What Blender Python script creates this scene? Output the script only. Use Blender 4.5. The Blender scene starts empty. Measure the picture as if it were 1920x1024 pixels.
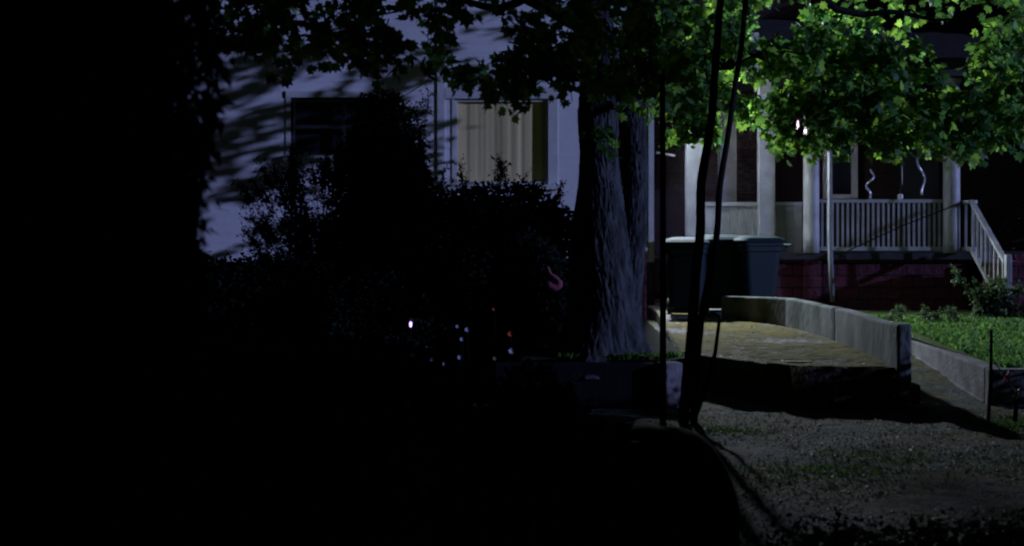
import bpy, bmesh, math, random
import numpy as np
from mathutils import Vector, Matrix, noise
R = math.radians
random.seed(7); rng = np.random.default_rng(11)
S = bpy.context.scene
COL = S.collection

# ------------------------------------------------------------------ camera
F = 2667.0; HZ = 430.0; EYE = 1.95            # photo pixels (1920 wide), horizon row, eye height
cam = bpy.data.objects.new('camera', bpy.data.cameras.new('camera')); COL.objects.link(cam)
cam.location = (0, 0, EYE); cam.rotation_euler = (R(90), 0, 0)
cam.data.sensor_width = 36; cam.data.lens = 36*F/1920
cam.data.shift_y = -(512-HZ)/1920
cam.data.clip_start = 0.1; cam.data.clip_end = 400
cam.data.dof.use_dof = True; cam.data.dof.focus_distance = 19; cam.data.dof.aperture_fstop = 1.8
S.camera = cam
# ------------------------------------------------------------------ light
SUN_AZ, SUN_EL = 17.0, 12.5                   # moon: from the right, a little in front of the facades
sd = Vector((math.cos(R(SUN_AZ))*math.cos(R(SUN_EL)), -math.sin(R(SUN_AZ))*math.cos(R(SUN_EL)), math.sin(R(SUN_EL))))
L = bpy.data.lights.new('moon', 'SUN'); L.energy = 2.75; L.color = (.37, .44, 1.0); L.angle = R(.45)
moon = bpy.data.objects.new('moon', L); COL.objects.link(moon)
moon.rotation_euler = sd.to_track_quat('Z', 'Y').to_euler(); moon.location = sd*60
w = bpy.data.worlds.new('World'); S.world = w; w.use_nodes = True
nt = w.node_tree; bg = nt.nodes['Background']
sky = nt.nodes.new('ShaderNodeTexSky'); sky.sky_type = 'NISHITA'; sky.sun_disc = False
sky.sun_elevation = R(SUN_EL); sky.sun_rotation = math.atan2(sd.x, sd.y)
nt.links.new(sky.outputs[0], bg.inputs[0]); bg.inputs[1].default_value = 0.0011
S.view_settings.view_transform = 'Standard'; S.view_settings.look = 'None'
S.view_settings.gamma = 1; S.view_settings.exposure = 0
S.cycles.use_denoising = True; S.cycles.filter_width = 2.2
S.cycles.max_bounces = 6; S.cycles.transparent_max_bounces = 8

def W(px, py, D): return Vector(((px-960)*D/F, D, EYE-(py-HZ)*D/F))
def X(px, D): return (px-960)*D/F
def Z(py, D): return EYE-(py-HZ)*D/F

# ------------------------------------------------------------------ materials
def mat(name, col, rough=.8, col2=None, scale=5., bump=0., bscale=40., spec=.3, stretch=(1,1,1), lo=.35, hi=.65, trans=0., detail=6, coat=0., metal=0., emit=None, estr=0.):
    m = bpy.data.materials.new(name); m.use_nodes = True
    n = m.node_tree.nodes; l = m.node_tree.links; p = n['Principled BSDF']
    p.inputs['Base Color'].default_value = (*col, 1); p.inputs['Roughness'].default_value = rough
    p.inputs['Specular IOR Level'].default_value = spec; p.inputs['Metallic'].default_value = metal
    if coat: p.inputs['Coat Weight'].default_value = coat
    tc = n.new('ShaderNodeTexCoord'); mp = n.new('ShaderNodeMapping'); mp.inputs['Scale'].default_value = stretch
    l.new(tc.outputs['Object'], mp.inputs[0])
    if col2:
        t = n.new('ShaderNodeTexNoise'); t.inputs['Scale'].default_value = scale; t.inputs['Detail'].default_value = detail
        r = n.new('ShaderNodeMapRange'); r.inputs[1].default_value = lo; r.inputs[2].default_value = hi
        x = n.new('ShaderNodeMixRGB'); x.inputs[1].default_value = (*col, 1); x.inputs[2].default_value = (*col2, 1)
        l.new(mp.outputs[0], t.inputs[0]); l.new(t.outputs[0], r.inputs[0]); l.new(r.outputs[0], x.inputs[0])
        l.new(x.outputs[0], p.inputs['Base Color'])
        m['mix'] = x.name
    if bump:
        t2 = n.new('ShaderNodeTexNoise'); t2.inputs['Scale'].default_value = bscale; t2.inputs['Detail'].default_value = 8
        b = n.new('ShaderNodeBump'); b.inputs['Strength'].default_value = bump; b.inputs['Distance'].default_value = .02
        l.new(mp.outputs[0], t2.inputs[0]); l.new(t2.outputs[0], b.inputs['Height']); l.new(b.outputs[0], p.inputs['Normal'])
    if emit:
        p.inputs['Emission Color'].default_value = (*emit, 1); p.inputs['Emission Strength'].default_value = estr
    return m

def leafmat(name, cols, trans=.5, rough=.45, tcol=(.30, .42, .05), spec=.22):
    m = bpy.data.materials.new(name); m.use_nodes = True
    n = m.node_tree.nodes; l = m.node_tree.links; p = n['Principled BSDF']; out = n['Material Output']
    g = n.new('ShaderNodeNewGeometry'); cr = n.new('ShaderNodeValToRGB')
    e = cr.color_ramp.elements; e[0].color = (*cols[0], 1); e[1].color = (*cols[-1], 1)
    for i, c in enumerate(cols[1:-1]):
        q = e.new((i+1)/(len(cols)-1)); q.color = (*c, 1)
    l.new(g.outputs['Random Per Island'], cr.inputs[0]); l.new(cr.outputs[0], p.inputs['Base Color'])
    p.inputs['Roughness'].default_value = rough; p.inputs['Specular IOR Level'].default_value = spec if max(cols[0]) > .009 else .06
    tr = n.new('ShaderNodeBsdfTranslucent'); mx = n.new('ShaderNodeMixRGB'); mx.blend_type = 'MULTIPLY'; mx.inputs[0].default_value = 0
    tr.inputs[0].default_value = (*tcol, 1)
    ms = n.new('ShaderNodeMixShader'); ms.inputs[0].default_value = trans
    if trans > .2:
        mr = n.new('ShaderNodeMapRange'); mr.inputs[3].default_value = trans-.22; mr.inputs[4].default_value = trans+.2
        mu = n.new('ShaderNodeMath'); mu.operation = 'FRACT'; mm = n.new('ShaderNodeMath'); mm.operation = 'MULTIPLY'; mm.inputs[1].default_value = 7.31
        l.new(g.outputs['Random Per Island'], mm.inputs[0]); l.new(mm.outputs[0], mu.inputs[0]); l.new(mu.outputs[0], mr.inputs[0]); l.new(mr.outputs[0], ms.inputs[0])
        c2 = n.new('ShaderNodeMixRGB'); l.new(mu.outputs[0], c2.inputs[0]); c2.inputs[1].default_value = (tcol[0]*.35, tcol[1]*.6, tcol[2]*1.3, 1); c2.inputs[2].default_value = (tcol[0]*1.25, tcol[1]*1.1, tcol[2], 1); l.new(c2.outputs[0], tr.inputs[0])
    l.new(p.outputs[0], ms.inputs[1]); l.new(tr.outputs[0], ms.inputs[2]); l.new(ms.outputs[0], out.inputs[0])
    return m

def blockmat(name, c1, c2, mortar, bw, bh, ms=.02, bump=.6, axes='XZ', rough=.85):
    m = mat(name, c1, rough); n = m.node_tree.nodes; l = m.node_tree.links; p = n['Principled BSDF']
    tc = n.new('ShaderNodeTexCoord'); sp = n.new('ShaderNodeSeparateXYZ'); cb = n.new('ShaderNodeCombineXYZ')
    ad = n.new('ShaderNodeMath'); ad.operation = 'ADD'
    l.new(tc.outputs['Object'], sp.inputs[0]); l.new(sp.outputs[0], ad.inputs[0]); l.new(sp.outputs[1], ad.inputs[1])
    l.new(ad.outputs[0], cb.inputs[0]); l.new(sp.outputs[2], cb.inputs[1])
    b = n.new('ShaderNodeTexBrick'); b.inputs['Scale'].default_value = 1; b.inputs['Brick Width'].default_value = bw
    b.inputs['Row Height'].default_value = bh; b.inputs['Mortar Size'].default_value = ms; b.inputs['Mortar Smooth'].default_value = .4
    b.inputs['Color1'].default_value = (*c1, 1); b.inputs['Color2'].default_value = (*c2, 1); b.inputs['Mortar'].default_value = (*mortar, 1)
    l.new(cb.outputs[0], b.inputs[0]); l.new(b.outputs[0], p.inputs['Base Color'])
    t = n.new('ShaderNodeTexNoise'); t.inputs['Scale'].default_value = 9; t.inputs['Detail'].default_value = 6; l.new(tc.outputs['Object'], t.inputs[0])
    a = n.new('ShaderNodeMath'); a.operation = 'SUBTRACT'; l.new(t.outputs[0], a.inputs[0]); l.new(b.outputs['Fac'], a.inputs[1])
    bp = n.new('ShaderNodeBump'); bp.inputs['Strength'].default_value = bump; bp.inputs['Distance'].default_value = .04
    l.new(a.outputs[0], bp.inputs['Height']); l.new(bp.outputs[0], p.inputs['Normal'])
    return m

M = {}
M['siding'] = mat('siding', (.80,.79,.80), .6, (.64,.64,.65), 1.6, .12, 14, lo=.3, hi=.75)
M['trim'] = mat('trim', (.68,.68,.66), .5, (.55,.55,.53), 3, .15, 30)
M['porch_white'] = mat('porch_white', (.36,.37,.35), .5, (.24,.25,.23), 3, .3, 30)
M['spout'] = mat('spout', (.16,.17,.17), .6, (.10,.11,.11), 4, .2, 30)
M['dark_paint'] = mat('dark_paint', (.03,.03,.032), .6, (.018,.018,.02), 4)
M['shingle'] = mat('shingle', (.04,.04,.045), .9, (.025,.025,.03), 8, .4, 30)
M['glass'] = mat('glass', (.015,.018,.025), .08, spec=.5)
M['curtain'] = mat('curtain', (.72,.60,.30), .9, (.62,.52,.25), 3, .1, 60, stretch=(1,1,.2))
M['brick'] = blockmat('brick', (.022,.009,.008), (.015,.007,.007), (.013,.012,.012), .22, .075, .008, .5)
M['redblock'] = blockmat('redblock', (.085,.013,.024), (.055,.010,.02), (.012,.006,.009), .40, .22, .018, .9)
M['bark'] = mat('bark', (.052,.058,.060), .95, (.018,.021,.020), 11, 1.0, 20, stretch=(1,1,.3), lo=.38, hi=.6, spec=.15)
M['darkbark'] = mat('darkbark', (.014,.013,.012), .95, (.008,.008,.008), 12, .5, 30, stretch=(1,1,.3), spec=.05)
M['twig'] = mat('twig', (.045,.038,.03), .9)
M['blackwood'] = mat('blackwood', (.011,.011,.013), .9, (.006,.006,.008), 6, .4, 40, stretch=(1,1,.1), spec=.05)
M['maple'] = leafmat('maple_leaf', [(.025,.07,.012),(.04,.11,.02),(.03,.085,.04),(.06,.13,.02)], .5, .6, (.28,.55,.065))
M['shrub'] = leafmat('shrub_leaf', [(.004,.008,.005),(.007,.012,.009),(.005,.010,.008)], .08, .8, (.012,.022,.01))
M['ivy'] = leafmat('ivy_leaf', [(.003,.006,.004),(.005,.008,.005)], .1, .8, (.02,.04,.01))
M['grass'] = leafmat('grass_blade', [(.035,.085,.015),(.06,.125,.022),(.07,.085,.025)], .4, .6, (.12,.26,.035))
M['weed'] = leafmat('weed_leaf', [(.02,.045,.015),(.035,.07,.02),(.03,.05,.03)], .35, .5, (.10,.18,.04))
M['bin'] = mat('bin_plastic', (.002,.015,.014), .6, (.003,.014,.016), 6, .08, 60, spec=.15)
M['binlid'] = mat('bin_lid', (.003,.016,.016), .75, (.002,.012,.012), 6, .08, 60, spec=.12)
M['rubber'] = mat('rubber', (.012,.012,.012), .8)
M['wallconc'] = mat('wall_concrete', (.15,.16,.155), .95, (.045,.06,.04), 2.6, .9, 18, lo=.36, hi=.62, stretch=(1,1,.45))
M['capconc'] = mat('kerb_concrete', (.16,.15,.16), .95, (.08,.08,.075), 3.4, .9, 22, lo=.36, hi=.62)
M['steel'] = mat('steel', (.5,.5,.52), .35, metal=.8)
M['ribbon'] = mat('silver_ribbon', (.75,.75,.8), .25, metal=.7)
M['red'] = mat('red_tape', (.65,.03,.05), .5)
M['pink'] = mat('pink_plastic', (.15,.035,.055), .8)
M['stone'] = mat('stone', (.010,.010,.011), .95, (.006,.006,.006), 3, .4, 12, spec=.03)
M['pebble'] = leafmat('pebble', [(.08,.08,.09),(.04,.04,.045),(.20,.21,.23),(.10,.10,.10)], 0.0, .5)
M['orange'] = mat('orange_petal', (.45,.08,.03), .7); M['white_petal'] = mat('white_petal', (.42,.44,.55), .7); M['yellow_petal'] = mat('yellow_petal', (.4,.3,.15), .7)
M['soil'] = mat('soil', (.035,.035,.022), .98, (.018,.022,.012), 3, .6, 20, spec=.1)
M['turf'] = mat('turf', (.03,.06,.015), .95, (.05,.07,.02), 4, .5, 60, spec=.1)

M['moss'] = mat('moss', (.15,.115,.022), .95, (.07,.07,.02), 7, .8, 60, spec=.1)
def groundmat(name, base, pale, moss, dark, s1, s2, bump, ml=.46, mh=.58):
    m = mat(name, base, .92, spec=.25); n = m.node_tree.nodes; l = m.node_tree.links; p = n['Principled BSDF']
    tc = n.new('ShaderNodeTexCoord')
    def nz(scale, det=7, dist=0.):
        t = n.new('ShaderNodeTexNoise'); t.inputs['Scale'].default_value = scale; t.inputs['Detail'].default_value = det; t.inputs['Distortion'].default_value = dist
        l.new(tc.outputs['Object'], t.inputs[0]); return t
    def rmp(s, a, b):
        r = n.new('ShaderNodeMapRange'); r.inputs[1].default_value = a; r.inputs[2].default_value = b; l.new(s, r.inputs[0]); return r.outputs[0]
    def mx(f, a, b):
        x = n.new('ShaderNodeMixRGB'); l.new(f, x.inputs[0])
        for i, c in ((1, a), (2, b)):
            if isinstance(c, tuple): x.inputs[i].default_value = (*c, 1)
            else: l.new(c, x.inputs[i])
        return x.outputs[0]
    c = mx(rmp(nz(26).outputs[0], .4, .62), base, pale)
    def mul(a, k, lo, hi):
        s_ = n.new('ShaderNodeMath'); s_.operation = 'MULTIPLY_ADD'; s_.inputs[1].default_value = k; l.new(nz(lo, 10).outputs[0], s_.inputs[0]); l.new(a, s_.inputs[2]); return s_.outputs[0]
    c = mx(rmp(mul(nz(s1, 9, .6).outputs[0], .5, 17, 0), ml+.25, mh+.25), c, moss)
    c = mx(rmp(nz(s2, 8, 1.).outputs[0], .55, .68), c, dark)
    sp_ = n.new('ShaderNodeMixRGB'); sp_.blend_type = 'MULTIPLY'; sp_.inputs[0].default_value = .8; l.new(c, sp_.inputs[1])
    v_ = n.new('ShaderNodeCombineXYZ'); q_ = rmp(nz(13, 12, .4).outputs[0], .34, .60)
    for k in range(3): l.new(q_, v_.inputs[k])
    l.new(v_.outputs[0], sp_.inputs[2]); l.new(sp_.outputs[0], p.inputs['Base Color'])
    b = n.new('ShaderNodeBump'); b.inputs['Strength'].default_value = bump; b.inputs['Distance'].default_value = .06
    l.new(nz(30, 12).outputs[0], b.inputs['Height']); l.new(b.outputs[0], p.inputs['Normal'])
    return m
M['gravel'] = groundmat('gravel_ground', (.06,.067,.070), (.12,.13,.14), (.085,.08,.018), (.018,.038,.018), .8, 1.5, 1., .44, .52)
M['slab'] = groundmat('mossy_concrete', (.24,.22,.23), (.32,.29,.31), (.135,.105,.022), (.05,.045,.018), .7, 1.9, 1., .40, .47)

# ------------------------------------------------------------------ builders
def tag(o, label=None, cat=None, group=None, kind=None):
    if label: o['label'] = label
    if cat: o['category'] = cat
    if group: o['group'] = group
    if kind: o['kind'] = kind
    return o
def empty(name, loc, label=None, cat=None, group=None):
    o = bpy.data.objects.new(name, None); COL.objects.link(o); o.location = loc; o.empty_display_size = .2
    return tag(o, label, cat, group)
class MB:
    def __init__(s): s.v = []; s.f = []; s.c = 0
    def add(s, vs, fs):
        s.v += [tuple(v) for v in vs]; s.f += [tuple(i+s.c for i in f) for f in fs]; s.c += len(vs); return s
    def box(s, x0, x1, y0, y1, z0, z1, rot=0., about=None):
        vs = [Vector((x, y, z)) for z in (z0, z1) for y in (y0, y1) for x in (x0, x1)]
        if rot:
            c = Vector(about) if about else Vector(((x0+x1)/2, (y0+y1)/2, 0)); m = Matrix.Rotation(rot, 3, 'Z')
            vs = [m@(v-c)+c for v in vs]
        return s.add(vs, [(0,2,3,1),(4,5,7,6),(0,1,5,4),(2,6,7,3),(0,4,6,2),(1,3,7,5)])
    def tube(s, pts, rad, n=8, jit=0.):
        pts = [Vector(p) for p in pts]; N = len(pts)
        if not hasattr(rad, '__len__'): rad = [rad]*N
        vs = []; up = Vector((.13, .97, .2))
        for i, p in enumerate(pts):
            t = (pts[min(i+1, N-1)]-pts[max(i-1, 0)]).normalized()
            a = t.cross(up)
            if a.length < .1: a = t.cross(Vector((1, 0, 0)))
            a.normalize(); b = t.cross(a)
            for k in range(n):
                r = rad[i]*(1+jit*(random.random()-.5)); th = 2*math.pi*k/n
                vs.append(p+a*(r*math.cos(th))+b*(r*math.sin(th)))
        fs = [(i*n+k, i*n+(k+1) % n, (i+1)*n+(k+1) % n, (i+1)*n+k) for i in range(N-1) for k in range(n)]
        fs += [tuple(range(n))[::-1], tuple((N-1)*n+k for k in range(n))]
        return s.add(vs, fs)
    def lathe(s, prof, cx, cy, n=24, sy=1.):
        vs = [(cx+r*math.cos(2*math.pi*k/n), cy+sy*r*math.sin(2*math.pi*k/n), z) for r, z in prof for k in range(n)]
        fs = [(i*n+k, i*n+(k+1) % n, (i+1)*n+(k+1) % n, (i+1)*n+k) for i in range(len(prof)-1) for k in range(n)]
        fs += [tuple(range(n))[::-1], tuple((len(prof)-1)*n+k for k in range(n))]
        return s.add(vs, fs)
    def build(s, name, m, parent=None, smooth=False, bevel=0., loc=None):
        me = bpy.data.meshes.new(name); me.from_pydata(s.v, [], s.f); me.update()
        bm = bmesh.new(); bm.from_mesh(me); bmesh.ops.recalc_face_normals(bm, faces=bm.faces)
        bm.to_mesh(me); bm.free()
        me.materials.append(m)
        if smooth: me.polygons.foreach_set('use_smooth', [True]*len(me.polygons))
        o = bpy.data.objects.new(name, me); COL.objects.link(o)
        if parent is not None:
            o.parent = parent
            o.matrix_parent_inverse = Matrix.Identity(4)
            o.location = -wloc(parent)
        if bevel:
            b = o.modifiers.new('bevel', 'BEVEL'); b.width = bevel; b.segments = 2; b.limit_method = 'ANGLE'
        return o
def wloc(o):
    l = Vector(o.location)
    while o.parent: o = o.parent; l += Vector(o.location)
    return l

# leaf clouds as one mesh per crown
MAPLE_H = [(0,0),(.26,-.12),(.30,.10),(.60,.20),(.42,.40),(.50,.66),(.22,.60),(0,1.0)]
def leaf_template(kind):
    if kind == 'maple':
        v = [(x, y, -.22*x) for x, y in MAPLE_H] + [(-x, y, -.22*x) for x, y in MAPLE_H[1:-1]]
        f = [list(range(8)), [0, 7]+list(range(13, 7, -1))]
        return np.array(v, float), f
    if kind == 'ivy':
        H = [(0,0),(.3,-.15),(.45,.2),(.22,.45),(0,1)]
        v = [(x, y, -.15*x) for x, y in H] + [(-x, y, -.15*x) for x, y in H[1:-1]]
        return np.array(v, float), [[0,1,2,3,4],[0,4,7,6,5]]
    if kind == 'oval':
        v = [(0,0,0),(.3,.5,-.06),(0,1,0),(-.3,.5,-.06)]
        return np.array(v, float), [[0,1,2],[0,2,3]]
def leaves(name, pos, tip, nrm, size, kind, m, parent, extra=None, smooth=False):
    T, FS = leaf_template(kind); pos = np.array(pos, float); n = len(pos)
    tip = np.array(tip, float); tip /= np.linalg.norm(tip, axis=1, keepdims=True)+1e-9
    nrm = np.array(nrm, float); sd_ = np.cross(tip, nrm); sd_ /= np.linalg.norm(sd_, axis=1, keepdims=True)+1e-9
    nn = np.cross(sd_, tip); size = np.array(size, float).reshape(n, 1, 1)
    curl = rng.uniform(-.25, .5, (n, 1))
    V = pos[:, None, :] + size*(T[None, :, 0:1]*sd_[:, None, :] + T[None, :, 1:2]*tip[:, None, :] + (T[None, :, 2:3]-curl[:, :, None]*T[None, :, 1:2]**2*.5)*nn[:, None, :])
    k = len(T); V = V.reshape(-1, 3)
    if parent is not None: V = V-np.array(wloc(parent))
    me = bpy.data.meshes.new(name); me.vertices.add(n*k); me.vertices.foreach_set('co', V.ravel())
    nf = len(FS); lens = [len(f) for f in FS]; tot = sum(lens)
    base = np.concatenate([np.array(f) for f in FS])
    loops = (base[None, :]+np.arange(n)[:, None]*k).ravel()
    me.loops.add(n*tot); me.loops.foreach_set('vertex_index', loops)
    st = np.concatenate([[0], np.cumsum(lens)[:-1]]); starts = (st[None, :]+np.arange(n)[:, None]*tot).ravel()
    me.polygons.add(n*nf); me.polygons.foreach_set('loop_start', starts); me.polygons.foreach_set('loop_total', np.tile(lens, n))
    me.update(calc_edges=True); me.validate(); me.materials.append(m)
    o = bpy.data.objects.new(name, me); COL.objects.link(o); o.parent = parent
    return o
class Cloud:
    def __init__(s): s.p = []; s.t = []; s.n = []; s.s = []
    def add(s, p, t, n, sz): s.p.append(tuple(p)); s.t.append(tuple(t)); s.n.append(tuple(n)); s.s.append(sz)
    def build(s, name, kind, m, parent): return leaves(name, s.p, s.t, s.n, s.s, kind, m, parent)
def rv(s=1.): return Vector((random.gauss(0, s), random.gauss(0, s), random.gauss(0, s)))
def interp(tab, x):
    return float(np.interp(x, [t[0] for t in tab], [t[1] for t in tab]))

# ------------------------------------------------------------------ ground and hard surfaces
def fbm(x, y, s): return noise.fractal(Vector((x*s, y*s, 3.3)), 1., 2., 4)
def gz(x, y):
    z = -.06
    z += .36*min(1, max(0, (y-16.3)/7.2))
    if x < 1.6: z += .32*min(1, max(0, (y-17)/6))
    if y < 9: z += -.0
    d = .035*fbm(x, y, .55)*min(1, max(.25, (y-4)/6))
    if 0 < x < 9 and 7 < y < 25: d += .022*fbm(x*1.3+7, y, 1.7)+.013*fbm(x, y+3, 5.)
    return z+d
def sheet(name, xs, ys, zf, m, **kw):
    nx, ny = len(xs), len(ys)
    b = MB(); b.add([(x, y, zf(x, y)) for y in ys for x in xs], [(j*nx+i, j*nx+i+1, (j+1)*nx+i+1, (j+1)*nx+i) for j in range(ny-1) for i in range(nx-1)])
    return b.build(name, m, smooth=True, **kw)
xs = list(np.concatenate([np.linspace(-120, -13, 10), np.linspace(-12, .9, 30), np.linspace(1, 8, 150), np.linspace(8.2, 14, 20), np.linspace(15, 120, 10)]))
ys = list(np.concatenate([np.linspace(-30, 3, 8), np.linspace(4, 7.9, 20), np.linspace(8, 24, 290), np.linspace(24.5, 30, 12), np.linspace(32, 200, 12)]))
tag(sheet('ground', xs, ys, gz, M['gravel']), kind='structure')

# raised mossy concrete drive between the two lots
def slabz(y): return .40+.012*(y-16)
def drive():
    b = MB(); fr = [(X(1270,17.7),17.7),(X(1350,17.05),17.05),(X(1480,16.05),16.05),(X(1560,15.97),15.97),(4.31,15.95)]
    rt = [(4.37,18.),(4.39,19.7),(4.27,21.2),(4.02,22.2),(3.7,23.),(3.9,25.),(3.9,34.)]
    lf = [(2.3,34.),(2.55,25.)]
    P = fr+rt+lf; n = len(P)
    top = [(x, y, slabz(y)) for x, y in P]; bot = [(x, y, -.4) for x, y in P]
    b.add(top+bot, [tuple(range(n))]+[(i, (i+1) % n, (i+1) % n+n, i+n) for i in range(n)])
    return b.build('driveway', M['slab'], bevel=.02)
tag(drive(), kind='structure')
def inside(x, y):
    if y > 22.8 or y < 15.97 or x > interp([(15.9,4.28),(18,4.35),(19.7,4.37),(21.2,4.24),(22.2,4.0),(23,3.6)], y): return False
    return y > interp([(X(1270,17.7),17.72),(X(1350,17.05),17.07),(X(1480,16.05),16.07),(X(1560,15.97),15.99),(4.5,15.98)], x) and x > interp([(17.7,X(1270,17.7)),(25,2.5)], y)+.03
def mossmesh():
    b = MB(); h = .028; idx = {}
    def hz(x, y): return .7*noise.fractal(Vector((x*1.1, y*.8, 5.)), 1., 2., 3)+.42*noise.fractal(Vector((x*6, y*5, 1.)), 1., 2., 4)-.02+.10*min(1, max(-1.5, (20.-y)/3))
    def vi(i, j):
        if (i, j) not in idx:
            x, y = 1.7+i*h, 15.9+j*h; k = hz(x, y); idx[(i, j)] = len(b.v)
            b.v.append((x, y, slabz(y)+.004+.03*min(1, max(0, k))*(.6+.8*abs(noise.noise(Vector((x*19, y*19, 0))))) - (.02 if k <= 0 else 0)))
        return idx[(i, j)]
    for i in range(96):
        for j in range(250):
            x, y = 1.7+(i+.5)*h, 15.9+(j+.5)*h
            if inside(x, y) and hz(x, y) > -.03: b.f.append((vi(i, j), vi(i+1, j), vi(i+1, j+1), vi(i, j+1)))
    return b.build('moss', M['moss'], smooth=True)

mossT = None
def wallstrip(b, path, th, z0, z1f):
    """vertical wall along a path (left face on the path), thickness to the right"""
    n = len(path); L_, R_ = [], []
    for i, (x, y) in enumerate(path):
        a = Vector(path[max(i-1, 0)]); c = Vector(path[min(i+1, n-1)]); t = (c-a).normalized()
        nr = Vector((t.y, -t.x)); L_.append((x, y)); R_.append((x+nr.x*th, y+nr.y*th))
    vs = []
    for i in range(n):
        z1 = z1f(i)
        vs += [(*L_[i], z0), (*L_[i], z1), (*R_[i], z1), (*R_[i], z0)]
    fs = []
    for i in range(n-1):
        a, c = i*4, (i+1)*4
        fs += [(a, c, c+1, a+1), (a+1, c+1, c+2, a+2), (a+2, c+2, c+3, a+3)]
    fs += [(0, 1, 2, 3), (n*4-4, n*4-3, n*4-2, n*4-1)]
    b.add(vs, fs)
rw = empty('retaining_wall', (4.5,18.,0), 'long cracked grey concrete retaining wall curving along the right side of the mossy drive', 'wall')
pathA = [(4.35,16.28),(4.36,16.8),(4.375,17.5),(4.39,18.3),(4.40,19.2),(4.40,19.45)]
def ztop(y): return .87+.015*math.sin(y*2.1)
b = MB(); wallstrip(b, pathA, .16, -.3, lambda i: ztop(pathA[i][1])); b.build('wall_section', M['wallconc'], rw, bevel=.025)
pathB = [(4.40,19.50),(4.385,20.2),(4.32,21.),(4.19,21.8),(4.00,22.3),(3.72,22.75),(3.38,23.05)]
b = MB(); wallstrip(b, pathB, .16, -.3, lambda i: ztop(pathB[i][1])+.01); b.build('wall_section', M['wallconc'], rw, bevel=.025)
b = MB(); b.box(4.32,4.485,15.94,16.27,-.3,.885); b.build('end_pier', M['wallconc'], rw, bevel=.03)
b = MB(); b.box(4.49,4.60,16.0,16.34,-.3,.20); b.build('footing', M['wallconc'], rw, bevel=.02)
# crack down the wall, a dark sliver sunk in the joint between the two sections
b = MB(); cr = [(19.475,.88,.03),(19.50,.75,.05),(19.44,.62,.035),(19.47,.5,.045),(19.5,.36,.03)]
vs = []
for y, z, wd in cr: vs += [(4.392,y-wd*1.9,z),(4.392,y+wd*1.9,z)]
b.add(vs, [(2*i,2*i+1,2*i+3,2*i+2) for i in range(len(cr)-1)]); b.build('crack', M['rubber'], rw)
for o in [c for c in COL.objects if c.parent is rw and c.name.startswith('wall_section')]: pass

# lower kerb wall round the raised lawn on the right
kw = empty('lawn_wall', (5.7,18.,0), 'low pale concrete wall holding up the lawn beside the earth path on the right', 'wall')
b = MB(); pk = [(5.48,16.5),(5.56,17.8),(5.66,19.2),(5.80,21.0)]; wallstrip(b, pk, .22, -.3, lambda i: .35); b.build('side_wall', M['capconc'], kw, bevel=.02)
b = MB(); b.box(5.48,11,16.27,16.50,-.3,.345); b.build('front_wall', M['wallconc'], kw, bevel=.02)
b = MB(); vs = []
for i, (x, y) in enumerate(pk): z = gz(x, y)+.03; vs += [(x-.025, y, z-.1), (x-.025, y, z-.02), (x+.01, y, z-.005), (x+.01, y, z-.1)]
b.add(vs, [(i*4+k, (i+1)*4+k, (i+1)*4+k+1, i*4+k+1) for i in range(3) for k in range(3)]); b.build('footing', M['capconc'], kw)
def lawnz(x, y): return .33+.015*(y-16.5)+.02*fbm(x, y, 1.)
tag(sheet('lawn', list(np.linspace(5.75,12,40)), list(np.linspace(16.45,27,50)), lambda x, y: lawnz(x, y) if not (x < 5.9 and y > 21) else lawnz(x, y)-.0, M['turf']), kind='structure')

# bed round the big tree, its front wall
def bedz(x, y):
    f = min(1, max(0, (x+1.0)/1.2)); f = f*f*(3-2*f)
    return -.05+(.50+.02*fbm(x, y, 2.))*f+.02*(y-16)
tag(sheet('planting_bed', list(np.linspace(-1.4,X(1270,17.6),50)), list(np.linspace(16.3,24.,50)), bedz, M['soil']), kind='structure')
bw = empty('bed_wall', (.9,16.2,0), 'dark stone edging wall of the planting bed under the big tree', 'wall')
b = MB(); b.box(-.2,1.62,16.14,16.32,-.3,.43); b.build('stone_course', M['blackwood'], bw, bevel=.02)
b = MB(); b.box(1.66,1.90,16.06,16.30,-.3,.44, rot=R(28)); b.build('end_block', M['capconc'], bw, bevel=.025)
b = MB(); b.box(1.68,1.88,16.34,17.55,-.3,.40,rot=R(-4)); b.build('side_course', M['wallconc'], bw, bevel=.02)

# ------------------------------------------------------------------ white house on the left
WD = 24.0
wh = empty('white_house', (-3,WD,0), 'white clapboard house with two windows behind the dark shrubs', 'house')
xl, xr = -9.5, X(1219, WD)
b = MB(); row = .16; z = 1.35
wins = [(X(545,WD), X(742,WD), Z(292,WD), Z(183,WD)), (X(852,WD), X(1028,WD), Z(346,WD), Z(185,WD))]
# wall body in pieces round the window openings
def wallpieces(x0, x1, z0, z1, holes):
    segs = []; xs_ = sorted({x0, x1}|{h[0] for h in holes}|{h[1] for h in holes})
    for a, c in zip(xs_[:-1], xs_[1:]):
        hs = [h for h in holes if h[0] <= a+1e-6 and h[1] >= c-1e-6]
        if not hs: segs.append((a, c, z0, z1))
        else:
            h = hs[0]; segs += [(a, c, z0, h[2]), (a, c, h[3], z1)]
    return segs
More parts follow.
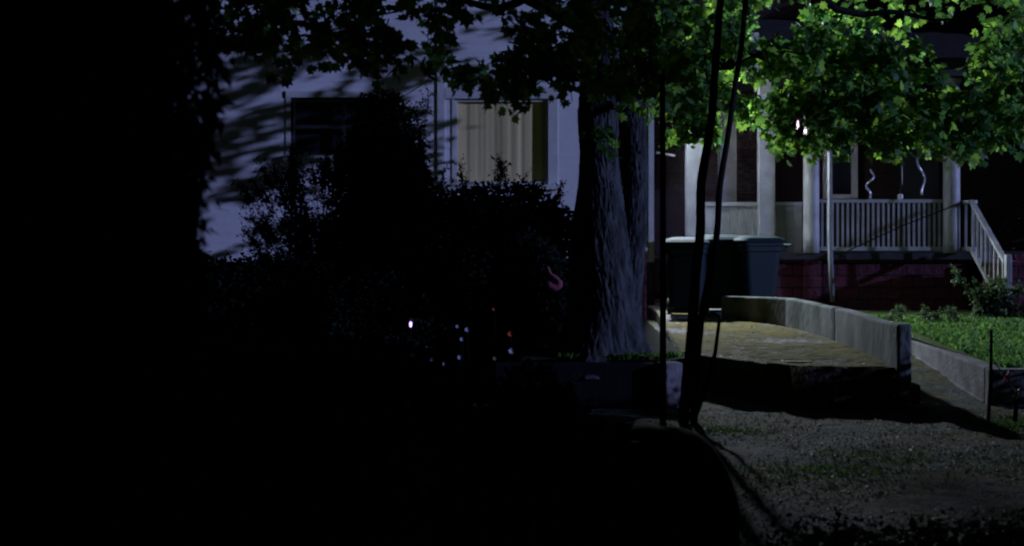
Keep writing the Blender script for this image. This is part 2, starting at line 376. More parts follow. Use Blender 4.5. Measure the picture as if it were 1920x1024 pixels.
# clapboards: every course is a tilted board, one mesh
zz = 1.40
while zz < 8.6:
    for (a, c, s0, s1) in wallpieces(xl, xr, 1.4, 8.6, wins):
        lo, hi = max(zz, s0), min(zz+row, s1)
        if hi-lo > .005:
            y0 = WD; b.add([(a,y0-.003,lo),(c,y0-.003,lo),(c,y0,hi),(a,y0,hi),(a,y0+.2,lo),(c,y0+.2,lo),(c,y0+.2,hi),(a,y0+.2,hi)],
                           [(0,1,2,3),(0,4,5,1),(3,2,6,7),(0,3,7,4),(1,5,6,2)])
    zz += row
b.build('siding', M['siding'], wh)
b = MB(); b.box(xr-.2,xr-.02,WD+.21,WD+9,1.4,8.6); b.build('side_wall', M['siding'], wh); b = MB(); b.box(xl,xl+.2,WD+.21,WD+9,1.4,8.6); b.build('side_wall', M['siding'], wh)
b = MB(); b.box(xr-.03,xr+.06,WD-.05,WD+.16,1.40,8.6); b.build('corner_board', M['trim'], wh)
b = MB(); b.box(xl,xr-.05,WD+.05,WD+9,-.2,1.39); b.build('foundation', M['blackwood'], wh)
b = MB(); b.add([(xl-.4,WD-.5,8.5),(xr+.4,WD-.5,8.5),(xr+.4,WD+9.5,8.5),(xl-.4,WD+9.5,8.5),(xl-.4,WD+4.5,12),(xr+.4,WD+4.5,12)],[(0,1,5,4),(2,3,4,5),(0,4,3),(1,2,5),(0,3,2,1)]); b.build('roof', M['shingle'], wh)
b = MB(); b.box(X(820,WD),X(852,WD)-.162,WD-.02,WD-.006,Z(344,WD),8.4); b.build('pilaster', M['trim'], wh)
for i, (x0, x1, z0, z1) in enumerate(wins):
    b = MB(); t = .16 if i else .08; d0 = WD-.012
    b.box(x0-t if i == 0 else x0-.04,x0,d0,WD+.12,z0,z1); b.box(x1,x1+t,d0,WD+.12,z0,z1)
    b.box(x0-t,x1+t,d0-.01,WD+.12,z1,z1+t+.03); b.box(x0-t-.04,x1+t+.04,d0-.05,WD+.12,z0-.09,z0)
    wn = b.build('window', M['trim'], wh)
    b = MB()
    if i == 0:
        b.box((x0+x1)/2-.03,(x0+x1)/2+.03,WD+.05,WD+.10,z0+.05,z1-.05); b.box(x0+.05,x1-.05,WD+.052,WD+.098,(z0+z1)/2-.03,(z0+z1)/2+.03)
    b.box(x0,x0+.05,WD+.02,WD+.1,z0,z1); b.box(x1-.05,x1,WD+.02,WD+.1,z0,z1); b.box(x0+.05,x1-.05,WD+.02,WD+.1,z1-.05,z1); b.box(x0+.05,x1-.05,WD+.02,WD+.1,z0,z0+.05)
    b.build('frame', M['dark_paint'] if i == 0 else M['trim'], wn)
    if i == 0:
        b = MB(); b.box(x0+.05,x1-.05,WD+.17,WD+.175,z0+.05,z1-.05); b.build('pane', M['glass'], wn)
    else:
        b = MB(); n = 150; vs = []
        for k in range(n+1):
            u = k/n; x = x0+.05+(x1-x0-.1)*u
            y = WD+.07-.0022*math.sin(u*44+1.6*math.sin(u*7))-.0007*math.sin(u*101)-.012*math.exp(-((u-.56)/.05)**2)-.006*math.exp(-((u-.68)/.03)**2)
            vs += [(x, y, z0+.05), (x, y-.004*math.sin(u*40), z1-.05)]
        b.add(vs, [(2*k,2*k+2,2*k+3,2*k+1) for k in range(n)]); b.build('curtain', M['curtain'], wn, smooth=True)
# overhead service wire in front of the siding
b = MB(); b.tube([W(742,190,23.6),W(790,160,23.65),W(822,133,23.9)], .008, 6); tag(b.build('service_wire', M['rubber']), 'thin dark wire slanting up the white wall between the two windows', 'wire')
# short red brick pier by its corner
b = MB(); b.box(X(1192,23),X(1211,23),22.9,23.1,.35,Z(470,23)); pr = b.build('brick_pier', M['redblock'], bevel=.01)
tag(pr, 'narrow red brick pier with a pale cap just right of the big trunk', 'pier')
b = MB(); b.box(X(1190,23)-.0,X(1213,23),22.88,23.12,Z(470,23),Z(464,23)); b.build('cap', M['trim'], pr)

# ------------------------------------------------------------------ brick house with porch
PD = 26.0; FLZ = 1.52
bh = empty('brick_house', (6,27,0), 'dark brick house with a white railed front porch', 'house')
hx0, hx1 = X(1226,28.6), 11.5
b = MB(); b.box(hx0,hx1,28.6,38,-.2,9.0); b.build('wall', M['brick'], bh)
b = MB(); b.add([(hx0-.5,25.2,9.),(hx1,25.2,9.),(hx1,38.5,9.),(hx0-.5,38.5,9.),(hx0-.5,31.5,12.5),(hx1,31.5,12.5)],[(0,1,5,4),(2,3,4,5),(0,4,3),(1,2,5),(0,3,2,1)]); b.build('roof', M['shingle'], bh)
fx0 = X(1452,PD)
b = MB(); b.box(fx0,8.36,PD+.06,28.5,-.2,FLZ-.12); b.box(X(1893,PD)+.0,hx1,PD-.3,28.5,-.2,FLZ-.02); b.build('foundation', M['redblock'], bh)
b = MB(); b.box(X(1330,PD),hx1,PD-.06,28.58,FLZ-.12,FLZ); b.build('porch_floor', M['dark_paint'], bh)
b = MB(); b.box(X(1508,PD),X(1540,PD),PD-.04,PD+.26,-.2,FLZ-.13); b.build('pier', M['redblock'], bh)
hx0 += .45; b = MB(); b.box(hx0-.2,hx1,PD-.35,28.58,4.72,5.0); b.add([(hx0-.4,PD-.6,5.02),(hx1,PD-.6,5.02),(hx1,28.58,6.2),(hx0-.4,28.58,6.2),(hx0-.4,28.58,5.02),(hx1,28.58,5.02)],[(0,1,2,3),(0,4,5,1),(0,3,4),(1,5,2)]); b.build('porch_roof', M['dark_paint'], bh)
b = MB(); b.box(X(1394,25.3),X(1424,25.3),25.34,25.40,Z(135,25.4),Z(62,25.4)); b.build('fascia_panel', M['porch_white'], bh)
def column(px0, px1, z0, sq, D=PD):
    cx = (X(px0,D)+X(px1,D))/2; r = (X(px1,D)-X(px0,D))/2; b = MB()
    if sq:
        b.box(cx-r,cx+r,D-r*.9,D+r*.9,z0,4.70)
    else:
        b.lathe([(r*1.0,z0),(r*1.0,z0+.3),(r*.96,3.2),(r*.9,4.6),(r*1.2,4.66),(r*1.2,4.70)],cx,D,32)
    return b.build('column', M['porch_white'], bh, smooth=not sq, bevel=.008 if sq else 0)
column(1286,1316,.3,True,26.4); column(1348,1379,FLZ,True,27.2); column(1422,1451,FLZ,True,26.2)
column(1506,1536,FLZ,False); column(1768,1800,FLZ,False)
# half wall of white boards left of the round column
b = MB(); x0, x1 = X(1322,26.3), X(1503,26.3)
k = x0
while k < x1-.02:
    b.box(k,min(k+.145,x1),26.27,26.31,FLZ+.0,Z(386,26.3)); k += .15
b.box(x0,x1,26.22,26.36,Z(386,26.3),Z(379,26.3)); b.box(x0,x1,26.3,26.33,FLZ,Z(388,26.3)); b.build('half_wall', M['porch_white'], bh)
# railing
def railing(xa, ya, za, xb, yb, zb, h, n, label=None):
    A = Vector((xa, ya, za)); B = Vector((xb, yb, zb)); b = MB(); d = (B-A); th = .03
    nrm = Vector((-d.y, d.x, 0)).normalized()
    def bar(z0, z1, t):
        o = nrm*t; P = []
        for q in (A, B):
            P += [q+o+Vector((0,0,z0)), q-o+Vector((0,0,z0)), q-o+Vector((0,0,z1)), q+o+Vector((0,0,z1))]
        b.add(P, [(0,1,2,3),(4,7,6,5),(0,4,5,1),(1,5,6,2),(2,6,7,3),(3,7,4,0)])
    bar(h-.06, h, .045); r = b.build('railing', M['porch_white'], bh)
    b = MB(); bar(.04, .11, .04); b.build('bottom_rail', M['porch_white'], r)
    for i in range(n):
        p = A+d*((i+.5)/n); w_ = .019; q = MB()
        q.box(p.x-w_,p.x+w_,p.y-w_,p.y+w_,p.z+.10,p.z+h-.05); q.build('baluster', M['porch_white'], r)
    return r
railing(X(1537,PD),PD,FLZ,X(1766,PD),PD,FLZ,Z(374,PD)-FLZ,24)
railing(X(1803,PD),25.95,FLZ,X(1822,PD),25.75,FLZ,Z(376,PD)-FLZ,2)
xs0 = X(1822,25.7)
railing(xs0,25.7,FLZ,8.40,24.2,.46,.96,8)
b = MB(); b.box(8.36,8.46,24.06,24.17,.3,1.52); b.build('newel_post', M['porch_white'], bh, bevel=.01)
b = MB(); b.box(8.50,8.74,24.2,25.69,-.1,1.40); b.build('cheek_wall', M['redblock'], bh)
b = MB()
for i in range(6): b.box(8.75,10.0,25.72-.27*(i+1),25.72-.27*i,-.1,FLZ-.19*(i+1))
b.build('steps', M['capconc'], bh)
# window and door on the porch wall
b = MB(); x0, x1 = X(1545,28.5), X(1608,28.5); z0, z1 = Z(372,28.5), Z(215,28.5)
for a in ((x0,x0+.12,z0,z1),(x1-.12,x1,z0,z1),(x0+.12,x1-.12,z1-.12,z1),(x0+.12,x1-.12,z0,z0+.08)): b.box(a[0],a[1],28.48,28.60,a[2],a[3])
wn = b.build('window', M['trim'], bh); b = MB(); b.box(x0+.12,x1-.12,28.54,28.56,z0+.08,z1-.12); b.build('pane', M['glass'], wn)
b = MB(); b.box(X(1690,28.5),X(1760,28.5),28.50,28.60,FLZ,FLZ+2.15); b.build('door', M['dark_paint'], bh)
# slim bright bracket on the brick side wall
b = MB(); b.tube([W(1231,286,28.4),W(1266,292,28.3)], .028, 8); b.box(X(1240,28.4)-.02,X(1240,28.4)+.02,28.35,28.6,Z(287,28.4)-.02,Z(287,28.4)+.02); b.build('bracket', M['steel'], bh)
# downspout
b = MB(); D = 25.4; b.tube([W(1556,195,D),W(1556,430,D),W(1557,480,D),W(1561,566,D)], .043, 10); b.build('downspout', M['spout'], bh, smooth=True)

mossT = mossmesh(); tag(mossT, 'yellow brown moss growing over the concrete drive', 'moss', kind='stuff')
# lit porch lamp by the round column
lp = W(1496,236,25.98); b = MB(); b.tube([(lp.x,lp.y,lp.z+.13),(lp.x,lp.y,4.73)], .008, 6); b.lathe([(.05,lp.z+.10),(.06,lp.z+.13),(.01,lp.z+.15)], lp.x, lp.y, 12)
pl = b.build('porch_lamp', M['rubber'], None); tag(pl, 'small lit lamp hanging in the porch beside the round column', 'lamp')
b = MB(); b.lathe([(.006,lp.z-.05),(.018,lp.z-.03),(.02,lp.z+.02),(.012,lp.z+.095)], lp.x, lp.y, 12); b.build('bulb', mat('porch_bulb', (1,.9,.9), .4, emit=(1,.70,.75), estr=1.6), pl, smooth=True)
pd = bpy.data.lights.new('porch_light', 'POINT'); pd.energy = 8; pd.color = (1,.82,.95); pd.shadow_soft_size = .03
po = bpy.data.objects.new('porch_light', pd); COL.objects.link(po); po.parent = pl; po.location = (lp.x-.0, lp.y+.0, lp.z-.13)

# curly metal spinners on the porch
def spinner(px, y0, y1, D, ph, label):
    e = MB(); n = 40; pts = []
    for i in range(n+1):
        u = i/n; y = y0+(y1-y0)*u; amp = 9*math.sin(math.pi*min(1,u*1.1))
        pts.append(W(px+amp*math.sin(u*7.5+ph), y, D+.1*math.cos(u*7.5+ph)))
    e.tube(pts, .02, 6); o = e.build('wind_spinner', M['ribbon'], smooth=True)
    tag(o, label, 'wind spinner', 'curly spinners hanging in the porch')
    e = MB(); e.tube([pts[0], Vector((pts[0].x, pts[0].y, 4.72))], .004, 4); e.build('cord', M['rubber'], o)
spinner(1632, 318, 372, 25.9, .2, 'curly silver spinner hanging left of the two above the railing')
spinner(1728, 268, 366, 25.9, 2.2, 'longer curly silver spinner hanging nearer the right round column')
b = MB(); b.tube([W(1692,346,25.9),W(1688,180,25.9)], .006, 5); tag(b.build('hanging_cord', M['trim']), 'thin pale cord hanging straight down between the two curly spinners', 'cord')
b = MB(); c = W(1688,369,26.); b.lathe([(.02,c.z-.05),(.05,c.z-.03),(.05,c.z+.03),(.03,c.z+.05)],c.x,26.,12); tag(b.build('small_cup', M['trim']), 'small white cup standing on the porch rail between the spinners', 'cup')
b = MB(); b.tube([W(1588,471,25.9),W(1640,447,25.86),W(1700,420,25.84),W(1770,393,25.8),W(1806,379,25.8)], .013, 6); tag(b.build('shadow_strip', M['rubber']), 'thin dark strip standing in for a slanting shadow on the white porch balusters', 'shadow_strip')  # dark tube drawn in place of a shadow line across the balusters

# ------------------------------------------------------------------ wheelie bins
def make_bin():
    t = empty('wheelie_bin', (0,0,0))
    def ring(w_, d_, z, r=.12, n=7):
        P = []
        for sx, sy, a0 in ((1,1,0),(-1,1,90),(-1,-1,180),(1,-1,270)):
            for i in range(n):
                a = R(a0+90*i/(n-1)); P.append((sx*(w_/2-r)+r*math.cos(a), sy*(d_/2-r)+r*math.sin(a), z))
        return P
    def loft(rings):
        b = MB(); n = len(rings[0]); vs = [v for r_ in rings for v in r_]
        b.add(vs, [(i*n+k, i*n+(k+1) % n, (i+1)*n+(k+1) % n, (i+1)*n+k) for i in range(len(rings)-1) for k in range(n)]+[tuple(range(n)), tuple((len(rings)-1)*n+k for k in range(n))]); return b
    b = loft([ring(.52,.56,.05),ring(.53,.57,.12),ring(.54,.60,.14),ring(.60,.72,.80),ring(.61,.74,.98),ring(.66,.79,.99),ring(.66,.79,1.07),ring(.69,.83,1.08),ring(.69,.83,1.13)]); b.build('body', M['bin'], t, smooth=False, bevel=.006)
    b = loft([ring(.72,.88,1.135),ring(.73,.89,1.17),ring(.66,.78,1.21),ring(.45,.5,1.245),ring(.2,.2,1.25,.04)]); b.build('lid', M['binlid'], t, bevel=.006)
    b = MB(); b.tube([(-.30,.44,1.05),(-.30,.54,1.09),(.30,.54,1.09),(.30,.44,1.05)], .02, 8); b.build('handle', M['bin'], t)
    for s in (-1, 1):
        b = MB(); n = 20; c = []
        for xx in (s*.27, s*.33):
            c += [(xx, .26+.13*math.cos(2*math.pi*k/n), .13+.13*math.sin(2*math.pi*k/n)) for k in range(n)]
        b.add(c, [(k,(k+1) % n,n+(k+1) % n,n+k) for k in range(n)]+[tuple(range(n)),tuple(range(n,2*n))]); b.build('wheel', M['rubber'], t)
    return t
def copy_tree(o, parent=None):
    c = o.copy(); COL.objects.link(c); c.parent = parent
    for ch in [k for k in COL.objects if k.parent is o]: copy_tree(ch, c)
    return c
bin0 = make_bin()
for i, (px, D, z, rz, sc, lb) in enumerate([
        (1288, 24.0, slabz(24), -12, 1.06, 'dark green wheelie bin standing furthest left on the drive, its lid catching light'),
        (1350, 24.4, .55, 8, 1.05, 'dark green wheelie bin standing in the middle of the three behind the wall end'),
        (1413, 24.2, .56, -68, 1.03, 'teal wheelie bin on the right, turned sideways with its handle towards the porch')]):
    o = bin0 if i == 0 else copy_tree(bin0)
    o.location = (X(px,D), D, z); o.rotation_euler.z = R(rz); o.scale = (sc,)*3
    tag(o, lb, 'wheelie bin', 'wheelie bins below the porch')
# ground pad behind wall for the two right bins
b = MB(); b.box(3.42,4.9,23.3,25.6,-.2,.552); tag(b.build('bin_pad', M['wallconc']), kind='structure')

# ------------------------------------------------------------------ big maple
def barkloft(b, path, n=200, seed=0., depth=.019):
    """path: (x, y, z, rx) rings; furrowed bark"""
    rows = []; P = np.array(path); t = np.linspace(0, len(P)-1, 230)
    cs = [np.interp(t, range(len(P)), P[:, i]) for i in range(4)]
    k5 = np.ones(9)/9
    cs = [np.convolve(np.pad(c, 4, mode='edge'), k5, 'valid') for c in cs]
    for i in range(len(t)):
        x, y, z, r = [c[i] for c in cs]
        for k in range(n):
            a = 2*math.pi*k/n; tw = a+z*.35
            q = Vector((math.cos(tw)*5.5+seed, math.sin(tw)*5.5, z*1.15))
            w_ = noise.noise(q*1.0)*.6; rid = 1-abs(noise.noise(Vector((math.cos(tw)*19+seed+w_, math.sin(tw)*19+w_, z*4.2))))*2.4
            q2 = noise.noise(Vector((math.cos(tw)*22, math.sin(tw)*22+seed, z*7)))
            lob = .10*noise.noise(Vector((math.cos(tw)*1.3, math.sin(tw)*1.3, z*.5+seed)))
            fl = max(0, (1.0-(z-.45)))**2*.22*(1 if z < 1.45 else 0)*max(0, math.cos(a*4+1.1)+.3)
            rr = r*(1+lob+fl)+depth*max(-.6, rid)*1.0+.008*q2
            rows.append((x+rr*math.cos(a), y+rr*math.sin(a), z))
    m = len(t)
    b.add(rows, [(i*n+k, i*n+(k+1) % n, (i+1)*n+(k+1) % n, (i+1)*n+k) for i in range(m-1) for k in range(n)]+[tuple((m-1)*n+k for k in range(n))])
TD = 16.9
mp = empty('maple_tree', (X(1140,TD), TD, .45), 'massive old maple with a twin furrowed trunk beside the drive', 'tree')
b = MB(); pth = []
for px0, px1, py in [(1034,1224,700),(1046,1210,662),(1068,1196,600),(1070,1192,540),(1070,1185,480),(1074,1176,420),(1082,1166,350),(1086,1158,290),(1082,1160,220),(1088,1162,150),(1096,1160,80),(1080,1136,0),(1060,1112,-90)]:
    c = W((px0+px1)/2, py, TD); pth.append((c.x, c.y, c.z, (px1-px0)/2*TD/F-.015))
barkloft(b, pth, seed=0.)
pth2 = []
for px0, px1, py in [(1140,1216,700),(1146,1206,640),(1146,1200,600),(1150,1206,520),(1158,1212,430),(1162,1216,340),(1160,1212,260),(1158,1212,200),(1166,1220,120),(1180,1228,40),(1200,1244,-60)]:
    c = W((px0+px1)/2-4, py, TD+.20); pth2.append((c.x, c.y, c.z, (px1-px0+8)/2*TD/F-.01))
barkloft(b, pth2, n=150, seed=7.7, depth=.018)
trunk = b.build('trunk', M['bark'], mp, smooth=True)
# limbs
limbs = [
 [(1110,0,16.9),(1040,-60,16.),(900,-40,15.),(700,-10,14.3),(520,20,14.)],
 [(1130,60,16.9),(1010,10,18.),(860,0,19.),(700,30,20.)],
 [(1215,20,16.9),(1330,-40,17.),(1500,-10,17.4),(1700,30,17.8),(1900,70,18.)],
 [(1200,120,16.8),(1300,150,17.8),(1400,100,19.),(1560,90,20.),(1720,120,20.5)],
 [(1215,-20,16.9),(1300,-130,16.),(1500,-160,15.5),(1750,-120,15.2)],
 [(1090,-60,16.9),(1000,-200,17.5),(850,-260,18.5)],
 [(1230,-60,16.9),(1290,-260,18.),(1500,-350,19.)],
]
b = MB()
LP = []
for l_ in limbs:
    P = [W(*q) for q in l_]; Q = []
    for i in range(len(P)-1):
        for u in np.linspace(0, 1, 6)[:-1]:
            Q.append(P[i].lerp(P[i+1], u)+rv(.05))
    Q.append(P[-1]); n = len(Q); b.tube(Q, [max(.012, .13*(1-i/n)**1.2) for i in range(n)], 9, .15); LP += Q[3:]
YB = [(360,100),(400,100),(450,118),(500,92),(560,112),(600,150),(640,120),(700,112),(740,150),(780,140),(820,118),(850,165),(900,190),(940,188),(1000,168),(1050,150),(1090,178),(1130,170),(1200,150),(1250,190),(1290,272),(1310,268),(1345,225),(1380,190),(1430,195),(1450,280),(1482,345),(1505,295),(1540,245),(1580,300),(1620,255),(1655,315),(1690,272),(1720,245),(1765,290),(1805,308),(1850,296),(1880,245),(1925,262),(2100,240)]
cl = Cloud(); tw = b
def twig(p, n, ln, dens=1., sz=(.065,.155)):
    """a drooping spray of leaves hanging from p"""
    d = Vector((random.gauss(0,.7), random.gauss(0,.7), random.uniform(-.9,-.1))).normalized()
    pts = [p]; q = Vector(p)
    for i in range(4):
        q = q+d*ln/4; d = (d+Vector((0,0,-.16))+rv(.12)).normalized(); pts.append(Vector(q))
    tw.tube(pts, [.009,.007,.006,.004,.003], 4)
    for i in range(n):
        u = random.random()*4; k = min(3, int(u)); c = pts[k].lerp(pts[k+1], u-k)
        off = rv(1.); off.z *= .5; off.normalize(); st = off*random.uniform(.03,.10)
        tip = (off*.9+Vector((0,0,-.65))+rv(.25)).normalized()
        nr = (Vector((0,0,.55))+rv(.7)-tip*.1)
        cl.add(c+st, tip, nr, random.uniform(*sz))
cnt = 0
for _ in range(20000):
    if len(cl.p) > 14300: break
    px = random.uniform(350, 2080) if random.random() < .36 else random.uniform(1250, 1960)
    left = px < 1230
    D = random.uniform(13.2, 15.6) if left else random.triangular(16.8, 19.8, 18.6)
    if left and random.random() < .22: D = random.uniform(17, 21)
    yb = interp(YB, px)+random.uniform(-14, 4)
    if left: py = yb-abs(random.gauss(0, 1))*75-22 if random.random() < .8 else random.uniform(-300, 20)
    else: py = yb-24-abs(random.gauss(0, 1))*140 if random.random() < .85 else random.uniform(-330, 0)
    if py < -420: continue
    # natural holes in the crown
    h = noise.noise(Vector((px*.0085, py*.0105, D*.25+4)))
    if h > (.15 if left else .19): continue
    if 1690 < px < 1840 and py < 165 and random.random() < .93: continue
    if 1550 < px < 1700 and py < 60 and random.random() < .7: continue
    if 1388 < px < 1432 and 40 < py < 140 and random.random() < .85: continue
    if 372 < px < 560 and 80 < py < 400: continue
    if 720 < px < 815 and py > 112: continue
    twig(W(px, py, D), random.randint(9, 17), random.uniform(.25, .5))
for _ in range(300):  # upper crown sprays, added mostly above the view to shade leaves and wall
    if random.random() < .5: p = Vector((random.uniform(2.5,8.5), random.uniform(9.8,14.5), random.uniform(4.9,8.6)))
    else: p = Vector((random.uniform(1.5,7.), random.uniform(20.0,21.8), random.uniform(5.1,7.4)))
    if noise.noise(p*.9) > .28: continue
    twig(p, random.randint(14,22) if p.y < 16 else 13, .5, sz=(.12,.2) if p.y < 16 else (.09,.14))
for _ in range(60): twig(W(random.uniform(1085,1290), random.uniform(-20,165), random.uniform(15.,16.4)), random.randint(8,13), .35)
for _ in range(14): twig(W(random.uniform(1295,1420), random.uniform(120,235), random.uniform(21.,22.5)), 12, .4)
for _ in range(38): twig(W(random.uniform(1320,1760), random.uniform(40,215), random.uniform(18.5,19.8)), 12, .4)
# the sprout in front of the trunk
for px, py in [(1108,245),(1128,252),(1148,262),(1120,235),(1140,240)]: twig(W(px,py,15.6), 9, .2, sz=(.07,.11))
b.build('branches', M['darkbark'], mp)
keep = [i for i, p in enumerate(cl.p) if not (p[1] < 25 and abs(960+F*p[0]/p[1]-1499) < 17 and 205 < 430-F*(p[2]-EYE)/p[1] < 262)]  # the porch lamp shows through a gap
for a in ('p','t','n','s'): setattr(cl, a, [getattr(cl, a)[i] for i in keep])
cl.build('crown', 'maple', M['maple'], mp)

# ------------------------------------------------------------------ saplings, posts and sticks in front of the drive
def smoothpath(P, n=5):
    Q = []
    for i in range(len(P)-1):
        for u in np.linspace(0, 1, n+1)[:-1]:
            p0, p1, p2, p3 = P[max(i-1,0)], P[i], P[i+1], P[min(i+2,len(P)-1)]
            Q.append(.5*((2*p1)+(p2-p0)*u+(2*p0-5*p1+4*p2-p3)*u*u+(3*p1-p0-3*p2+p3)*u**3))
    Q.append(P[-1]); return Q
def sapling(path, r0, r1, D, label, side=()):
    P = smoothpath([W(x, y, D+i*.04) for i, (x, y) in enumerate(path)]); n = len(P)
    e = empty('sapling', P[0], label, 'tree', 'thin young trees in front of the drive')
    b = MB(); b.tube(P, [r0+(r1-r0)*i/(n-1) for i in range(n)], 12, .12)
    for q in side: b.tube(smoothpath([W(x, y, D) for x, y in q]), [max(.006,.02*(1-i/14)) for i in range(len(smoothpath([W(x, y, D) for x, y in q])))], 7)
    b.build('trunk', M['darkbark'], e)
    c = Cloud(); top = P[-1]
    for _ in range(420):
        o = top+Vector((random.gauss(0,.6), random.gauss(0,.6), random.uniform(-.2,1.4)))
        tip = (rv(1)+Vector((0,0,-.7))); c.add(o, tip, Vector((0,0,.6))+rv(.6), random.uniform(.07,.13))
    c.build('crown', 'maple', M['maple'], e)
sapling([(1280,800),(1290,700),(1299,600),(1304,520),(1313,430),(1315,340),(1333,230),(1342,110),(1352,-10),(1356,-60)], .060, .034, 14.6, 'thicker young tree with a dark slightly leaning stem in front of the drive')
sapling([(1300,792),(1306,690),(1316,590),(1336,490),(1345,430),(1350,350),(1364,260),(1380,150),(1392,70),(1400,-40)], .042, .026, 14.9, 'thinner young tree whose dark stem bends right and forks', side=[[(1381,120),(1405,108),(1435,92),(1460,60)]])
b = MB(); b.tube([W(1243,800,14.7),W(1243,400,14.7),W(1242,140,14.7)], [.036,.030,.028], 12); tag(b.build('wooden_pole', M['blackwood'], smooth=True), 'straight black wooden pole standing between the big maple and the young trees', 'pole')
b = MB(); b.tube([W(1296,803,14.4),W(1318,742,14.45),W(1341,662,14.5),W(1349,598,14.6)], [.026,.024,.02,.017], 8); tag(b.build('leaning_stick', M['blackwood']), 'short dark stick leaning right in front of the drive edge', 'stick')
# stake with a string and red tape
b = MB(); b.tube([W(1853,792,14.6),W(1858,700,14.6),W(1859,618,14.6)], [.018,.018,.015], 8); st = b.build('garden_stake', M['blackwood']); tag(st, 'tall thin stake standing before the low lawn wall', 'stake', 'stakes at the path edge')
b = MB(); b.tube([W(1903,790,14.5),W(1907,738,14.5)], [.025,.02], 8); s2 = b.build('garden_stake', M['blackwood']); tag(s2, 'short stake with a pale knot at the right end of the string', 'stake', 'stakes at the path edge')
b = MB(); b.tube([W(1906,748,14.47),W(1914,738,14.46),W(1911,730,14.46),W(1905,738,14.45)], .012, 6); b.build('knot', M['trim'], s2)
b = MB(); b.tube([W(1859,670,14.58),W(1885,708,14.55),W(1909,740,14.5)], .006, 6); tag(b.build('string', M['trim']), 'pale string running down from the tall stake to the short one', 'string')
b = MB()
for a in (40, 150, 250, 320):
    c = W(1887,706,14.53); q = c+Vector((math.cos(R(a))*.05, .01, math.sin(R(a))*.06)); t_ = Vector((-math.sin(R(a)),0,math.cos(R(a))))*.016
    b.add([c-t_*.5, c+t_*.5, q+t_, q-t_, c-t_*.5+Vector((0,.004,0)), c+t_*.5+Vector((0,.004,0)), q+t_+Vector((0,.004,0)), q-t_+Vector((0,.004,0))], [(0,1,2,3),(7,6,5,4),(0,3,7,4),(1,5,6,2),(3,2,6,7)])
tag(b.build('tape_flag', M['red']), 'red tape bow tied on the pale string', 'tape')

# ------------------------------------------------------------------ shrubs
def shrub(name, base, brs, label, cat, m='shrub', leaf=(.03,.055), dens=26, kind='oval', group=None, spread=.10, sub=5, sublen=.35, stemr=.012):
    """brs: list of pixel paths (world points) for arching branches"""
    e = empty(name, base, label, cat, group); c = Cloud(); b = MB()
    for P in brs:
        Q = smoothpath([Vector(p) for p in P], 4); n = len(Q); b.tube(Q, [stemr*(1-.75*i/n) for i in range(n)], 5)
        for i in range(n//4, n):
            for _ in range(sub):
                d = (Q[i]-Q[i-1]).normalized()+rv(.7); d.normalize(); ln = sublen*random.uniform(.4, 1)*(1.15-i/n*.5)
                q = [Q[i], Q[i]+d*ln*.5+rv(.02), Q[i]+d*ln+Vector((0,0,-.06*ln))+rv(.03)]
                b.tube(q, [.004,.003,.002], 3)
                for k in range(dens):
                    u = random.random(); p = q[0].lerp(q[1], u*2) if u < .5 else q[1].lerp(q[2], u*2-1)
                    c.add(p+rv(spread*.15), d+rv(.7), rv(1), random.uniform(*leaf))
    b.build('stems', M['twig'], e); c.build('foliage', kind, M[m], e); return e
def fan(cx, D, basez, tips, n, dj=.5):
    out = []
    for _ in range(n):
        tx, ty = random.choice(tips); tx += random.gauss(0, 16); ty += random.gauss(0, 14); dd = D+random.uniform(-dj, dj)
        T_ = W(tx, ty, dd); B_ = Vector((X(cx, D)+random.gauss(0,.12), D+random.gauss(0,.12), basez))
        m1 = B_.lerp(T_, .55)+Vector((0,0,.10))+rv(.06)
        out.append([B_, B_.lerp(m1,.5)+rv(.04)+Vector((0,0,.1)), m1, T_+Vector((0,0,.05)), T_])
    return out
gb = lambda px, D: max(gz(X(px,D),D), .0)
# left airy shrub in front of the siding
shrub('shrub', (X(610,20.5),20.5,.3), fan(610,20.5,.3,[(500,345),(480,375),(530,400),(560,320),(490,440),(560,450),(600,340),(620,300),(470,460),(540,360),(640,330),(650,400),(600,430),(680,320)],44), 'airy fine leaved shrub spreading left across the white siding', 'shrub', dens=11, sub=4)
# tall dense conifer-like shrub between the windows
def densebush(name, px0, px1, ytop, ybase, D, n, label, cat, leaf=(.04,.07), m='shrub', kind='oval', shape=None, dr=.5):
    e = empty(name, (X((px0+px1)/2,D), D, Z(ybase,D)), label, cat); c = Cloud(); b = MB()
    cx = (px0+px1)/2; hw = (px1-px0)/2
    base = Vector((X(cx,D), D, Z(ybase,D)))
    for _ in range(26):
        u = random.uniform(-.8,.8); t = W(cx+hw*u*.8, ytop+(ybase-ytop)*(.1+.25*abs(u)), D+random.uniform(-dr,dr)*.6)
        b.tube([base+rv(.06), base.lerp(t,.5)+rv(.1), t], [.025,.015,.005], 5)
    for _ in range(n):
        v = random.random()**.8; a = random.uniform(0, 2*math.pi); rr = (1-random.random()**3*.9)
        prof = shape(v) if shape else math.sqrt(max(0, 1-(1-v)**2.4)) 
        bump = 1+.34*noise.noise(Vector((math.cos(a)*1.7, math.sin(a)*1.7, v*5+px0)))
        px = cx+hw*prof*rr*bump*math.cos(a); d = D+dr*prof*rr*bump*math.sin(a); py = ytop+(ybase-ytop)*v+10*noise.noise(Vector((px*.02,d,1)))
        out = Vector((math.cos(a), math.sin(a), .4)); c.add(W(px,py,d)+rv(.04), out+rv(.6)+Vector((0,0,-.2)), out+rv(.6), random.uniform(*leaf)*(2.3 if rr < .72 and v > .12 else 1))
    b.build('stems', M['twig'], e); c.build('foliage', kind, M[m], e); return e
densebush('evergreen_bush', 620, 815, 172, 620, 21.2, 22000, 'tall rounded black evergreen bush standing between the two windows', 'bush', leaf=(.045,.09), dr=.8)
